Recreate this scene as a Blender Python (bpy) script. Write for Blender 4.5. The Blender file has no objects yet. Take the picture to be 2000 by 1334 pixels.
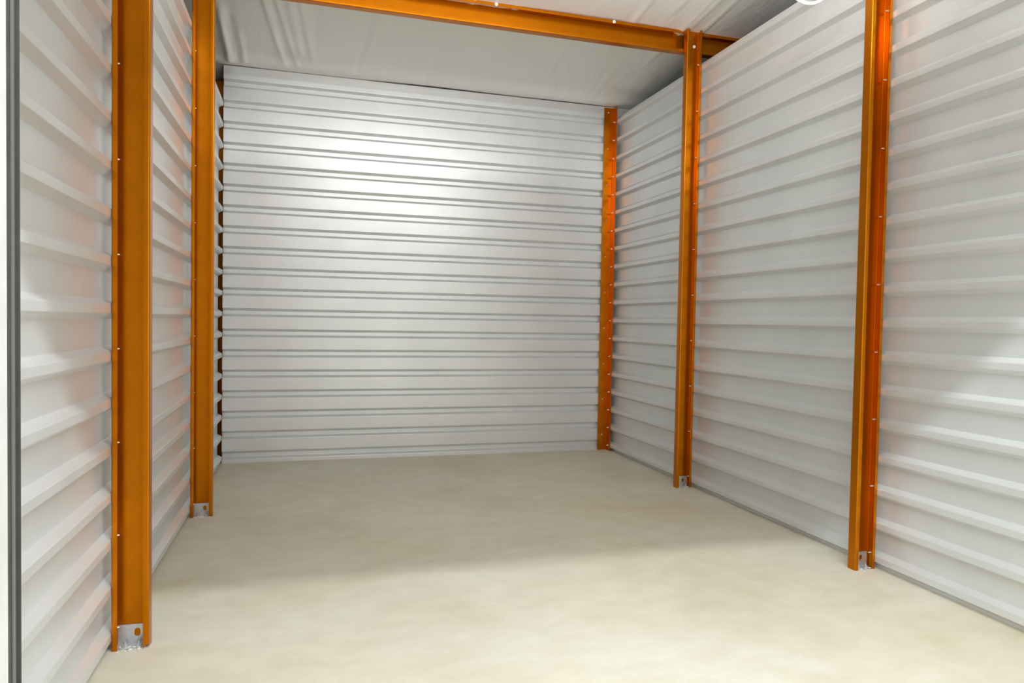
import bpy, bmesh, math, random
from mathutils import Vector, Matrix
random.seed(7)
S = bpy.context.scene
COL = S.collection

# ------------------------------------------------------------------ camera
F_PX, YAW, PITCH, ROLL, CAM_H = 1371.75, 0.28228, 0.02952, 0.01749, 1.01125
cy, sy, cp, sp = math.cos(YAW), math.sin(YAW), math.cos(PITCH), math.sin(PITCH)
fw = Vector((sy*cp, cy*cp, -sp)); rt = Vector((cy, -sy, 0)); up = rt.cross(fw)
rt2 = rt*math.cos(ROLL) + up*math.sin(ROLL)
up2 = -rt*math.sin(ROLL) + up*math.cos(ROLL)
cam = bpy.data.cameras.new('camera'); co = bpy.data.objects.new('camera', cam); COL.objects.link(co)
co.matrix_world = Matrix(((rt2.x, up2.x, -fw.x, 0), (rt2.y, up2.y, -fw.y, 0), (rt2.z, up2.z, -fw.z, CAM_H), (0, 0, 0, 1)))
cam.sensor_fit = 'HORIZONTAL'; cam.sensor_width = 36; cam.lens = F_PX/2000*36
cam.clip_start = 0.02
S.camera = co

# ------------------------------------------------------------------ light
S.view_settings.view_transform = 'Standard'; S.view_settings.look = 'None'
S.view_settings.gamma = 1; S.view_settings.use_curve_mapping = False
S.view_settings.exposure = 0.51
W = bpy.data.worlds.new('world'); S.world = W; W.use_nodes = True
bg = W.node_tree.nodes['Background']; bg.inputs[0].default_value = (1.0, 0.985, 0.95, 1); bg.inputs[1].default_value = 1.3
# long tube fixture over the passage in front of the unit: its light is cut off by the door header
tube = bpy.data.lights.new('passage_tube_light', 'AREA'); tube.shape = 'RECTANGLE'
tube.size = 5.0; tube.size_y = 0.03; tube.energy = 100; tube.color = (0.88, 0.965, 1.0)
to = bpy.data.objects.new('passage_tube_light', tube); COL.objects.link(to)
to.location = (0.9, 0.15, 2.75)
to.rotation_euler = Vector((0, 1, -1)).to_track_quat('-Z', 'Y').to_euler()

# fill light added out of view to brighten back wall and ceiling, no real fixture
ul = bpy.data.lights.new('unit_fill_light', 'AREA'); ul.shape = 'RECTANGLE'; ul.size = 1.8; ul.size_y = 0.12
ul.energy = 20; ul.color = (1.0, 0.985, 0.95)
uo = bpy.data.objects.new('unit_fill_light', ul); COL.objects.link(uo); uo.location = (0.9, 1.85, 2.48)
uo.rotation_euler = Vector((0, 1, 0.60)).to_track_quat('-Z', 'Y').to_euler()

# ------------------------------------------------------------------ dimensions
XL, XR = -0.560, 2.286          # rib crests of the two side walls
RIB = 0.027                     # rib depth
YB = 5.137                      # back wall face
YF = 0.75                       # door plane
PITCHZ = 0.1405
def zceil(y): return 2.705 + 0.0775*(YB - y)

# ------------------------------------------------------------------ materials
def newmat(name):
    m = bpy.data.materials.new(name); m.use_nodes = True
    nt = m.node_tree; return m, nt, nt.nodes['Principled BSDF']
def N(nt, t, **k):
    n = nt.nodes.new(t)
    for a, b in k.items(): setattr(n, a, b)
    return n
def noise(nt, scale, detail=4, rough=.55, sc3=(1, 1, 1)):
    tc = N(nt, 'ShaderNodeTexCoord'); mp = N(nt, 'ShaderNodeMapping'); mp.inputs['Scale'].default_value = sc3
    n = N(nt, 'ShaderNodeTexNoise'); n.inputs['Scale'].default_value = scale
    n.inputs['Detail'].default_value = detail; n.inputs['Roughness'].default_value = rough
    nt.links.new(tc.outputs['Object'], mp.inputs[0]); nt.links.new(mp.outputs[0], n.inputs['Vector'])
    return n
def ramp(nt, src, stops):
    r = N(nt, 'ShaderNodeValToRGB'); nt.links.new(src, r.inputs[0])
    e = r.color_ramp.elements
    while len(e) < len(stops): e.new(0.5)
    for i, (p, c) in enumerate(stops):
        e[i].position = p; e[i].color = (*c, 1) if len(c) == 3 else c
    return r
def bump(nt, b, src, strength, dist):
    bn = N(nt, 'ShaderNodeBump'); bn.inputs['Strength'].default_value = strength; bn.inputs['Distance'].default_value = dist
    nt.links.new(src, bn.inputs['Height']); nt.links.new(bn.outputs[0], b.inputs['Normal'])

def metal_sheet():
    m, nt, b = newmat('coated_steel_sheet')
    n = noise(nt, 3.0, 3); r = ramp(nt, n.outputs['Fac'], [(.3, (.66, .675, .68)), (.7, (.715, .73, .735))])
    nt.links.new(r.outputs[0], b.inputs['Base Color'])
    b.inputs['Metallic'].default_value = 0.38
    n2 = noise(nt, 160, 2); r2 = ramp(nt, n2.outputs['Fac'], [(.3, (.34,)*3), (.7, (.39,)*3)])
    nt.links.new(r2.outputs[0], b.inputs['Roughness'])
    n3 = noise(nt, 5, 2, sc3=(1, 1, 1.5)); bump(nt, b, n3.outputs['Fac'], .12, .006)
    return m
def orange():
    m, nt, b = newmat('orange_primer_paint')
    n = noise(nt, 9, 4); r = ramp(nt, n.outputs['Fac'], [(.3, (.52, .150, .0002)), (.7, (.57, .168, .0003))])
    nt.links.new(r.outputs[0], b.inputs['Base Color'])
    b.inputs['Roughness'].default_value = .28; b.inputs['Metallic'].default_value = .8; b.inputs['Specular IOR Level'].default_value = .25
    n2 = noise(nt, 400, 2); bump(nt, b, n2.outputs['Fac'], .08, .001)
    return m
def plain(name, col, rough=.5, metal=0.0, var=.06, scale=20):
    m, nt, b = newmat(name)
    n = noise(nt, scale, 3)
    r = ramp(nt, n.outputs['Fac'], [(.3, tuple(c*(1-var) for c in col)), (.7, tuple(min(1, c*(1+var)) for c in col))])
    nt.links.new(r.outputs[0], b.inputs['Base Color'])
    b.inputs['Roughness'].default_value = rough; b.inputs['Metallic'].default_value = metal
    return m
def concrete():
    m, nt, b = newmat('pale_concrete')
    n = noise(nt, 1.6, 8, .6)
    r = ramp(nt, n.outputs['Fac'], [(.30, (.60, .545, .43)), (.46, (.65, .61, .51)), (.60, (.68, .645, .55)), (.78, (.70, .68, .60))])
    n2 = noise(nt, 7, 6, .65, (1, 1.6, 1)); r2 = ramp(nt, n2.outputs['Fac'], [(.3, (.90, .89, .86)), (.65, (1, 1, 1))])
    n4 = noise(nt, .9, 3); r4 = ramp(nt, n4.outputs['Fac'], [(.42, (1, 1, 1)), (.72, (1.0, .94, .82))])
    mx = N(nt, 'ShaderNodeMix', data_type='RGBA', blend_type='MULTIPLY'); mx.inputs[0].default_value = 1
    nt.links.new(r.outputs[0], mx.inputs[6]); nt.links.new(r2.outputs[0], mx.inputs[7])
    mx2 = N(nt, 'ShaderNodeMix', data_type='RGBA', blend_type='MULTIPLY'); mx2.inputs[0].default_value = .8
    nt.links.new(mx.outputs[2], mx2.inputs[6]); nt.links.new(r4.outputs[0], mx2.inputs[7])
    nt.links.new(mx2.outputs[2], b.inputs['Base Color'])
    b.inputs['Roughness'].default_value = .55
    n3 = noise(nt, 60, 5); bump(nt, b, n3.outputs['Fac'], .12, .002)
    return m
def vinyl():
    m, nt, b = newmat('white_vinyl_insulation')
    n = noise(nt, 1.4, 4); r = ramp(nt, n.outputs['Fac'], [(.3, (.90, .895, .865)), (.7, (.93, .925, .905))])
    nt.links.new(r.outputs[0], b.inputs['Base Color'])
    b.inputs['Roughness'].default_value = .42
    n3 = noise(nt, 6, 4, sc3=(2.2, .5, 1)); bump(nt, b, n3.outputs['Fac'], .25, .02)
    return m
M = dict(sheet=metal_sheet(), orange=orange(), concrete=concrete(), vinyl=vinyl(),
         zinc=plain('galvanised_zinc', (.62, .64, .66), .38, .7, .12, 60),
         screw=plain('bright_screw_steel', (.90, .88, .84), .3, .35),
         white=plain('white_enamel', (.58, .58, .57), .5),
         loop=plain('white_plastic', (.86, .86, .84), .35),
         track=plain('dull_galvanised_track', (.07, .07, .068), .55, .3, .15, 30),
         track_edge=plain('lighter_track_edge', (.17, .17, .165), .5, .2),  # lighter grey than the rest of the track
         dark=plain('dark_neighbour_shade', (.10, .095, .085), .8),  # dark colour stands in for the shade inside the neighbouring units
         dust=plain('concrete_dust', (.72, .68, .6), .9, 0, .1, 90))

# ------------------------------------------------------------------ mesh helpers
def obj(name, bm, m, parent=None, smooth=False):
    bmesh.ops.recalc_face_normals(bm, faces=bm.faces)
    me = bpy.data.meshes.new(name); bm.to_mesh(me); bm.free(); me.materials.append(m)
    if smooth:
        for p in me.polygons: p.use_smooth = True
    o = bpy.data.objects.new(name, me); COL.objects.link(o)
    if parent: o.parent = parent
    return o
def struct(name, bm, m, smooth=False):
    o = obj(name, bm, m, None, smooth); o['kind'] = 'structure'; return o
def thing(name, label, cat, loc, group=None):
    o = bpy.data.objects.new(name, None); COL.objects.link(o); o.location = loc
    o.empty_display_size = .1; o['label'] = label; o['category'] = cat
    if group: o['group'] = group
    return o
def box(bm, x0, x1, y0, y1, z0, z1):
    v = [bm.verts.new((x, y, z)) for x in (x0, x1) for y in (y0, y1) for z in (z0, z1)]
    for f in ((0, 1, 3, 2), (4, 6, 7, 5), (0, 4, 5, 1), (2, 3, 7, 6), (0, 2, 6, 4), (1, 5, 7, 3)):
        bm.faces.new([v[i] for i in f])
def cyl(bm, p0, p1, r0, r1=None, n=12):
    r1 = r0 if r1 is None else r1
    p0, p1 = Vector(p0), Vector(p1); d = (p1-p0).normalized()
    a = d.orthogonal().normalized(); b = d.cross(a)
    A = [bm.verts.new(p0 + (a*math.cos(t)+b*math.sin(t))*r0) for t in [2*math.pi*i/n for i in range(n)]]
    B = [bm.verts.new(p1 + (a*math.cos(t)+b*math.sin(t))*r1) for t in [2*math.pi*i/n for i in range(n)]]
    for i in range(n): bm.faces.new((A[i], A[(i+1) % n], B[(i+1) % n], B[i]))
    bm.faces.new(A[::-1]); bm.faces.new(B)
def offset_path(pts, t, rad=0.0, seg=4):
    """2-D open polyline -> closed outline of a folded sheet of thickness t, with rounded bends."""
    P = [Vector(p) for p in pts]; c = [P[0]]
    for i in range(1, len(P)-1):
        a, b, d = P[i-1], P[i], P[i+1]
        if rad <= 0: c.append(b); continue
        u = (a-b).normalized(); v = (d-b).normalized()
        ang = u.angle(v); k = min(rad/math.tan(ang/2), (a-b).length*.45, (d-b).length*.45)
        s, e = b+u*k, b+v*k
        for j in range(seg+1):
            q = j/seg; c.append((1-q)**2*s + 2*q*(1-q)*b + q*q*e)
    c.append(P[-1])
    L, R = [], []
    for i, p in enumerate(c):
        if i == 0: n = (c[1]-p)
        elif i == len(c)-1: n = (p-c[i-1])
        else: n = (c[i+1]-p).normalized() + (p-c[i-1]).normalized()
        n = Vector((-n.y, n.x)).normalized(); m = 1.0
        if 0 < i < len(c)-1:
            d1 = (p-c[i-1]).normalized(); m = 1/max(.5, abs(Vector((-d1.y, d1.x)).dot(n)))
        L.append(p+n*t/2*m); R.append(p-n*t/2*m)
    return L, R
def extrude_sheet(bm, pts, t, to3, s0, s1, rad=0, seg=4, raise0=None, flat_ends=True):
    """to3(u, v, s) maps section coordinates and length to space"""
    L, R = offset_path(pts, t, rad, seg); n = len(L)
    rows = []
    for s, first in ((s0, True), (s1, False)):
        rl = []
        for side in (L, R):
            rl.append([bm.verts.new(to3(p.x, p.y, s + (raise0(p) if (first and raise0) else 0))) for p in side])
        rows.append(rl)
    for k in range(2):
        for i in range(n-1):
            bm.faces.new((rows[0][k][i], rows[0][k][i+1], rows[1][k][i+1], rows[1][k][i]))
    for e in (0, n-1):
        bm.faces.new((rows[0][0][e], rows[0][1][e], rows[1][1][e], rows[1][0][e]))
    for e in (0, 1):
        for i in range(n-1):
            bm.faces.new((rows[e][0][i], rows[e][0][i+1], rows[e][1][i+1], rows[e][1][i]))

# corrugated sheet section: (height, projection); sign +1 rib stands out, -1 groove sinks in
def corrugation(z0, top, first, half=0.0125, slope=0.016, depth=RIB):
    pts = [(z0, 0)]; z = first
    while z + half + slope < top:
        a = z-half-slope
        if a > z0+.002: pts += [(a, 0), (z-half, depth)]
        else: pts[-1] = (z0, depth)
        pts += [(z+half, depth), (z+half+slope, 0)]
        z += PITCHZ
    pts.append((top, 0)); return pts

# ------------------------------------------------------------------ the setting
bm = bmesh.new(); box(bm, -1.7, 3.8, -3.0, 6.3, -.12, 0); struct('floor', bm, M['concrete'])
bm = bmesh.new(); extrude_sheet(bm, corrugation(.0, 2.50, .042), .0012, lambda u, v, s: (XL-RIB+v, s, u), YF+.06, 5.095, .004, 3)
struct('wall_left', bm, M['sheet'])
bm = bmesh.new(); extrude_sheet(bm, corrugation(.0, 2.614, .042), .0012, lambda u, v, s: (XR+RIB-v, s, u), YF+.06, 5.120, .004, 3)
struct('wall_right', bm, M['sheet'])
bm = bmesh.new(); extrude_sheet(bm, corrugation(.0, 2.698, .053, .0125, .016, -.022), .0012, lambda u, v, s: (s, YB-v, u), XL-.003, 3.1, .003, 3)
wb = struct('wall_back', bm, M['sheet'])

# insulation ceiling: rises towards the door, wrinkled lengthwise, tucked down along the back wall
def crease(x, y, x0, y0, x1, y1, w, h):
    dx, dy = x1-x0, y1-y0; L2 = dx*dx+dy*dy; t = ((x-x0)*dx+(y-y0)*dy)/L2
    if t < -.05 or t > 1.05: return 0
    d = abs((x-x0)*dy-(y-y0)*dx)/math.sqrt(L2); f = min(1, max(0, (t+.05)/.2))*min(1, max(0, (1.05-t)/.2))
    return 1.25*h*f*math.exp(-(d/w)**2)
rng = random.Random(3); CR = []
for (x0, y0, x1, y1, w, h) in ((-.28, 3.9, -.17, 5.05, .014, .016), (-.24, 3.9, -.13, 5.05, .012, -.012), (-.20, 4.1, -.08, 5.08, .012, .012),
                               (-.14, 3.9, -.05, 5.0, .02, .010), (-.08, 3.9, 0.02, 5.0, .015, .010), (.37, 3.9, .30, 5.1, .012, -.008),
                               (-.50, 4.3, -.52, 5.1, .022, .03), (-.46, 4.4, -.47, 5.1, .016, -.02), (-.42, 4.6, -.43, 5.1, .014, .012),
                               (1.55, 4.5, 1.75, 5.0, .01, .008), (1.62, 4.45, 1.85, 4.95, .01, .008), (.75, 4.9, .80, 5.1, .008, -.006)):
    CR.append((x0, y0, x1, y1, w, h))
for i in range(46):
    x = rng.uniform(-.5, 2.4); y = rng.uniform(.8, 4.6); l = rng.uniform(.25, .9)
    CR.append((x, y, x+rng.uniform(-.06, .06), y+l, rng.uniform(.008, .02), rng.uniform(-.004, .006)))
for i in range(16):
    x = rng.uniform(1.75, 2.35); y = rng.uniform(2.2, 3.4)
    CR.append((x, y, x+rng.uniform(0, .05), y+rng.uniform(.5, 1.3), rng.uniform(.008, .018), rng.uniform(-.007, .010)))
bm = bmesh.new(); NX, NY = 330, 170; X0, X1, Y0, Y1 = -1.65, 3.65, YF+.0, 6.2; G = []
for j in range(NY+1):
    y = Y0+(Y1-Y0)*j/NY; row = []
    for i in range(NX+1):
        x = X0+(X1-X0)*i/NX
        z = zceil(y) + .004*math.sin(x*2.3+y) + .003*math.sin(x*5.1-y*1.7)
        # bag between supports, pulled down over the back wall
        if y < YB: z -= .022*math.exp(-((YB-y)/.10)**2) * 1.0 - .012*math.exp(-((YB-.22-y)/.12)**2)
        for c in CR: z -= crease(x, y, *c) if abs(x-(c[0]+c[2])/2) < .25 else 0
        z = max(z, 2.701 if abs(y-YB) < .06 else z)
        row.append(bm.verts.new((x, y, z)))
    G.append(row)
for j in range(NY):
    for i in range(NX): bm.faces.new((G[j][i], G[j][i+1], G[j+1][i+1], G[j+1][i]))
struct('ceiling', bm, M['vinyl'], True)

# front wall with the wide door opening (stands at the near edge of the unit)
DX0, DX1, DZ, HZ = -.2665, 2.02, 2.153, 2.67
def front():
    bm = bmesh.new()
    box(bm, -1.7, DX0, YF-.03, YF, 0, HZ); box(bm, DX1, 3.8, YF-.03, YF, 0, HZ); box(bm, DX0, DX1, YF-.03, YF, DZ, HZ)
    return bm
struct('wall_front', front(), M['white'])
bm = bmesh.new(); box(bm, -1.7, XL-.04, YF-.03, YF, HZ, 3.2); box(bm, XR+.06, 3.8, YF-.03, YF, HZ, 3.2)  # unseen panels added to stop tube light spilling into the neighbouring units
struct('neighbour_light_block', bm, M['dark'])
# unseen upright bars added above the door header to weaken light through the gap
bm = bmesh.new(); x = XL-.02
while x < XR+.04:
    box(bm, x, x+.042, YF-.018, YF-.012, HZ, 3.035); x += .078
struct('gap_light_screen', bm, M['zinc'])
bm = bmesh.new(); extrude_sheet(bm, [(.005, .018), (0, .018), (0, 0), (-.05, 0)], .002, lambda u, v, s: (DX0-.001+u, YF+.001+v, s), 0, DZ, .002, 3)
struct('trim_1', bm, M['track'])
bm = bmesh.new(); box(bm, DX0+.0002, DX0+.0016, YF+.0085, YF+.0130, .0, DZ); struct('trim_3', bm, M['track_edge'])
# unseen dark shell added round the neighbouring units to keep light out
bm = bmesh.new(); box(bm, -1.75, -1.7, YF, 6.3, 0, 3.2); struct('wall_far_left', bm, M['dark'])
bm = bmesh.new(); box(bm, 3.7, 3.75, YF, 6.3, 0, 3.2); struct('wall_far_right', bm, M['dark'])
bm = bmesh.new(); box(bm, -1.7, 3.7, 6.2, 6.25, 0, 3.2); struct('wall_far_back', bm, M['dark'])
bm = bmesh.new(); box(bm, -1.75, 3.8, YF-.03, 6.3, 3.2, 3.25); struct('ceiling_roof', bm, M['dark'])

# ------------------------------------------------------------------ screws
def screw_mesh():
    bm = bmesh.new(); cyl(bm, (0, 0, -.001), (0, 0, .010), .0026, .0022); cyl(bm, (0, 0, .010), (0, 0, .016), .0022, .0004)
    bmesh.ops.recalc_face_normals(bm, faces=bm.faces)
    me = bpy.data.meshes.new('screw'); bm.to_mesh(me); bm.free(); me.materials.append(M['screw']); return me
def head_mesh():
    bm = bmesh.new(); cyl(bm, (0, 0, -.0005), (0, 0, .0015), .0075, .0070, 16); cyl(bm, (0, 0, .0015), (0, 0, .0055), .0045, .0040, 6)
    bmesh.ops.recalc_face_normals(bm, faces=bm.faces)
    me = bpy.data.meshes.new('screw_head'); bm.to_mesh(me); bm.free(); me.materials.append(M['screw']); return me
SCREW, HEAD = screw_mesh(), head_mesh()
DULL = HEAD.copy(); DULL.name = 'dull_screw_head'; DULL.materials.clear(); DULL.materials.append(M['zinc'])
def screw(parent, loc, direction, me=None, name='screw', k=1.35):
    o = bpy.data.objects.new(name, me or SCREW); COL.objects.link(o); o.parent = parent
    o.location = loc; o.rotation_euler = Vector(direction).to_track_quat('Z', 'Y').to_euler()
    o.scale = (k, k, 1.0 if me is None else k*.8)
    return o

# ------------------------------------------------------------------ orange steel posts
W_, D_, LIP, T_ = .100, .042, .015, .0028
def clip_bm():
    """galvanised angle: upright plate with a slotted hole, and a foot on the slab"""
    bm = bmesh.new(); w, h, t = .084, .063, .003; n = 32; cx, cz, r, hh = .012, .038, .0085, .004
    inner = []
    for i in range(n):
        a = 2*math.pi*i/n; inner.append((cx+r*math.cos(a), cz+r*math.sin(a)+(hh if math.sin(a) > 0 else -hh)))
    outer = []
    for i in range(n):
        a = 2*math.pi*i/n; c, s = math.cos(a), math.sin(a)
        k = min((w/2-cx if c > 0 else w/2+cx)/max(1e-6, abs(c)), ((h-cz) if s > 0 else cz)/max(1e-6, abs(s)))
        outer.append((cx+c*k, cz+s*k))
    # snap corner samples
    for X, Z in ((-w/2, 0), (w/2, 0), (-w/2, h), (w/2, h)):
        j = min(range(n), key=lambda q: (outer[q][0]-X)**2+(outer[q][1]-Z)**2); outer[j] = (X, Z)
    V = {}
    for key, ring in (('i', inner), ('o', outer)):
        for s, y in ((0, 0), (1, t)): V[key, s] = [bm.verts.new((x, y, z)) for x, z in ring]
    for i in range(n):
        j = (i+1) % n
        for s in (0, 1): bm.faces.new((V['i', s][i], V['i', s][j], V['o', s][j], V['o', s][i]))
        bm.faces.new((V['i', 0][i], V['i', 0][j], V['i', 1][j], V['i', 1][i]))
        bm.faces.new((V['o', 0][i], V['o', 0][j], V['o', 1][j], V['o', 1][i]))
    box(bm, -w/2, w/2, -.036, 0, .0002, t)
    return bm
def bolt_bm():
    bm = bmesh.new(); cyl(bm, (0, 0, .003), (0, 0, .005), .010, n=18); cyl(bm, (0, 0, .005), (0, 0, .012), .0065, n=6)
    cyl(bm, (0, 0, .012), (0, 0, .019), .0035, n=10); return bm
def dust_bm(seed):
    bm = bmesh.new(); r = random.Random(seed)
    for k in range(16):
        x, y = r.uniform(-.038, .038), r.uniform(-.052, -.010); s = r.uniform(.002, .0055)
        bmesh.ops.create_icosphere(bm, subdivisions=1, radius=s, matrix=Matrix.Translation((x, y, s*.5)) @ Matrix.Diagonal((1.3, 1, .7, 1)))
    return bm
def post(label, x0, y0, wall_side, skip=()):
    """x0: left edge; y0: front lips; wall_side -1 / +1: flange screwed to the sheet"""
    top = zceil(y0+D_) - .010
    t = thing('steel_post', label, 'post', (x0, y0, 0), 'orange steel posts along the side walls')
    rise = (lambda p: .012*max(0, 1-p.y/.016) if p.x > W_*.9 else 0) if wall_side < 0 else None
    bm = bmesh.new()
    extrude_sheet(bm, [(LIP, 0), (0, 0), (0, D_), (W_, D_), (W_, 0), (W_-LIP, 0)], T_, lambda u, v, s: (u, v, s), 0, top, .005, 5, rise)
    obj('channel', bm, M['orange'], t)
    c = obj('base_clip', clip_bm(), M['zinc'], t); c.location = (W_/2, D_-T_/2-.0035, 0); c['label'] = 'galvanised base clip with slotted hole'
    for dx in (-.018, .02):
        b = obj('anchor_bolt', bolt_bm(), M['zinc'], c); b.location = (dx, -.019, 0)
    d = obj('concrete_chips', dust_bm(int(x0*100+y0*7)), M['dust'], t); d.location = (W_/2, D_-.004, 0); d['kind'] = 'stuff'
    z = .064; k = 0
    while z < top-.05:
        if wall_side < 0: screw(t, (T_/2, .021, z), (1, 0, 0))
        else: screw(t, (W_-T_/2, .021, z), (-1, 0, 0))
        z += 2*PITCHZ
    for zz in (top-.045, top-.085): screw(t, (W_/2+.02*(1 if zz < top-.05 else -1), D_-T_/2, zz), (0, -1, 0), HEAD)
    return t
GX = .0008
post('orange steel channel post on the left wall, nearest the doorway', XL+GX+T_/2, 2.320, -1)
post('orange steel channel post on the left wall, close to the back corner', XL+GX+T_/2, 3.776, -1)
post('orange steel channel post on the right wall, nearest the doorway', XR-GX-T_/2-W_, 2.368, 1)
post('orange steel channel post on the right wall, under the end of the roof purlin', XR-GX-T_/2-W_, 3.838, 1)

# ------------------------------------------------------------------ roof purlin
yb = 3.838+D_+T_
p = thing('roof_purlin', 'orange steel purlin running across under the white ceiling', 'beam', (0, yb, 0))
zt = zceil(yb)-.004; zb = zt-.128
bm = bmesh.new()
extrude_sheet(bm, [(0, zb+.016), (0, zb), (.050, zb), (.050, zt), (0, zt), (0, zt-.018)], .003, lambda u, v, s: (s, u, v), -1.5, 3.5, .005, 5)
obj('channel', bm, M['orange'], p)
for x in (-1.0, -.3, .42, 1.0, 1.72): screw(p, (x, -.0016, zt-.009), (0, -1, 0), HEAD)

# ------------------------------------------------------------------ corner angles
a = thing('corner_angle', 'orange steel angle standing in the right back corner', 'angle', (2.207, YB-.0012, 0))
bm = bmesh.new()
AX = XR-GX-.0025-2.207
extrude_sheet(bm, [(0, -.012), (0, -.0025), (AX, -.0025), (AX, -.078)], .0025, lambda u, v, s: (u, v, s), 0, 2.69, .004, 4)
obj('angle_bar', bm, M['orange'], a)
z = .042+PITCHZ*0
while z < 2.62:
    screw(a, (AX-.001, -.045, z), (-1, 0, 0), None, 'screw', 2.0); z += PITCHZ
z = .053+.5*PITCHZ
while z < 2.66:
    screw(a, (.034, -.0035, z), (0, -1, 0), None, 'screw', 2.1); z += 2*PITCHZ
a2 = thing('corner_angle', 'orange steel angle seen through the dark gap in the left back corner', 'angle', (XL-.085, YB+.24, 0))
bm = bmesh.new(); extrude_sheet(bm, [(0, -.03), (0, .0), (.06, .0)], .0025, lambda u, v, s: (u, v, s), 0, 2.66, .004, 4)
obj('angle_bar', bm, M['orange'], a2)

# stitching screws that show in the back sheet
for x, zs in ((.93, (4, 6, 8, 10, 12, 14)), (.18, (9, 13)), (1.62, (10, 12)), (-.50, (0, 1))):
    for k in zs: screw(wb, (x, YB+.0215 - .0012, .053+PITCHZ*k), (0, -1, 0), HEAD, 'screw', .8).data = DULL

# ------------------------------------------------------------------ white loop hanging at the top of the right wall
lp = thing('cable_loop', 'white round cable loop hanging at the top of the right wall', 'cable', (2.026, 2.55, 2.46))
bm = bmesh.new(); R_, r_ = .0855, .0078; n, m_ = 48, 12; rows = []
ux = Vector((cy, -sy, 0)); uz = Vector((0, 0, 1)); un = ux.cross(uz)
for i in range(n):
    a_ = 2*math.pi*i/n; e = ux*math.cos(a_)+uz*math.sin(a_)
    rows.append([bm.verts.new(e*R_ + (e*math.cos(q)+un*math.sin(q))*r_) for q in [2*math.pi*k/m_ for k in range(m_)]])
for i in range(n):
    for k in range(m_): bm.faces.new((rows[i][k], rows[(i+1) % n][k], rows[(i+1) % n][(k+1) % m_], rows[i][(k+1) % m_]))
obj('loop', bm, M['loop'], lp, True)
bm = bmesh.new(); cyl(bm, (0, 0, R_), (0, 0, zceil(2.55)-2.46-.012), r_*.8)
obj('hanging_cord', bm, M['loop'], lp, True)
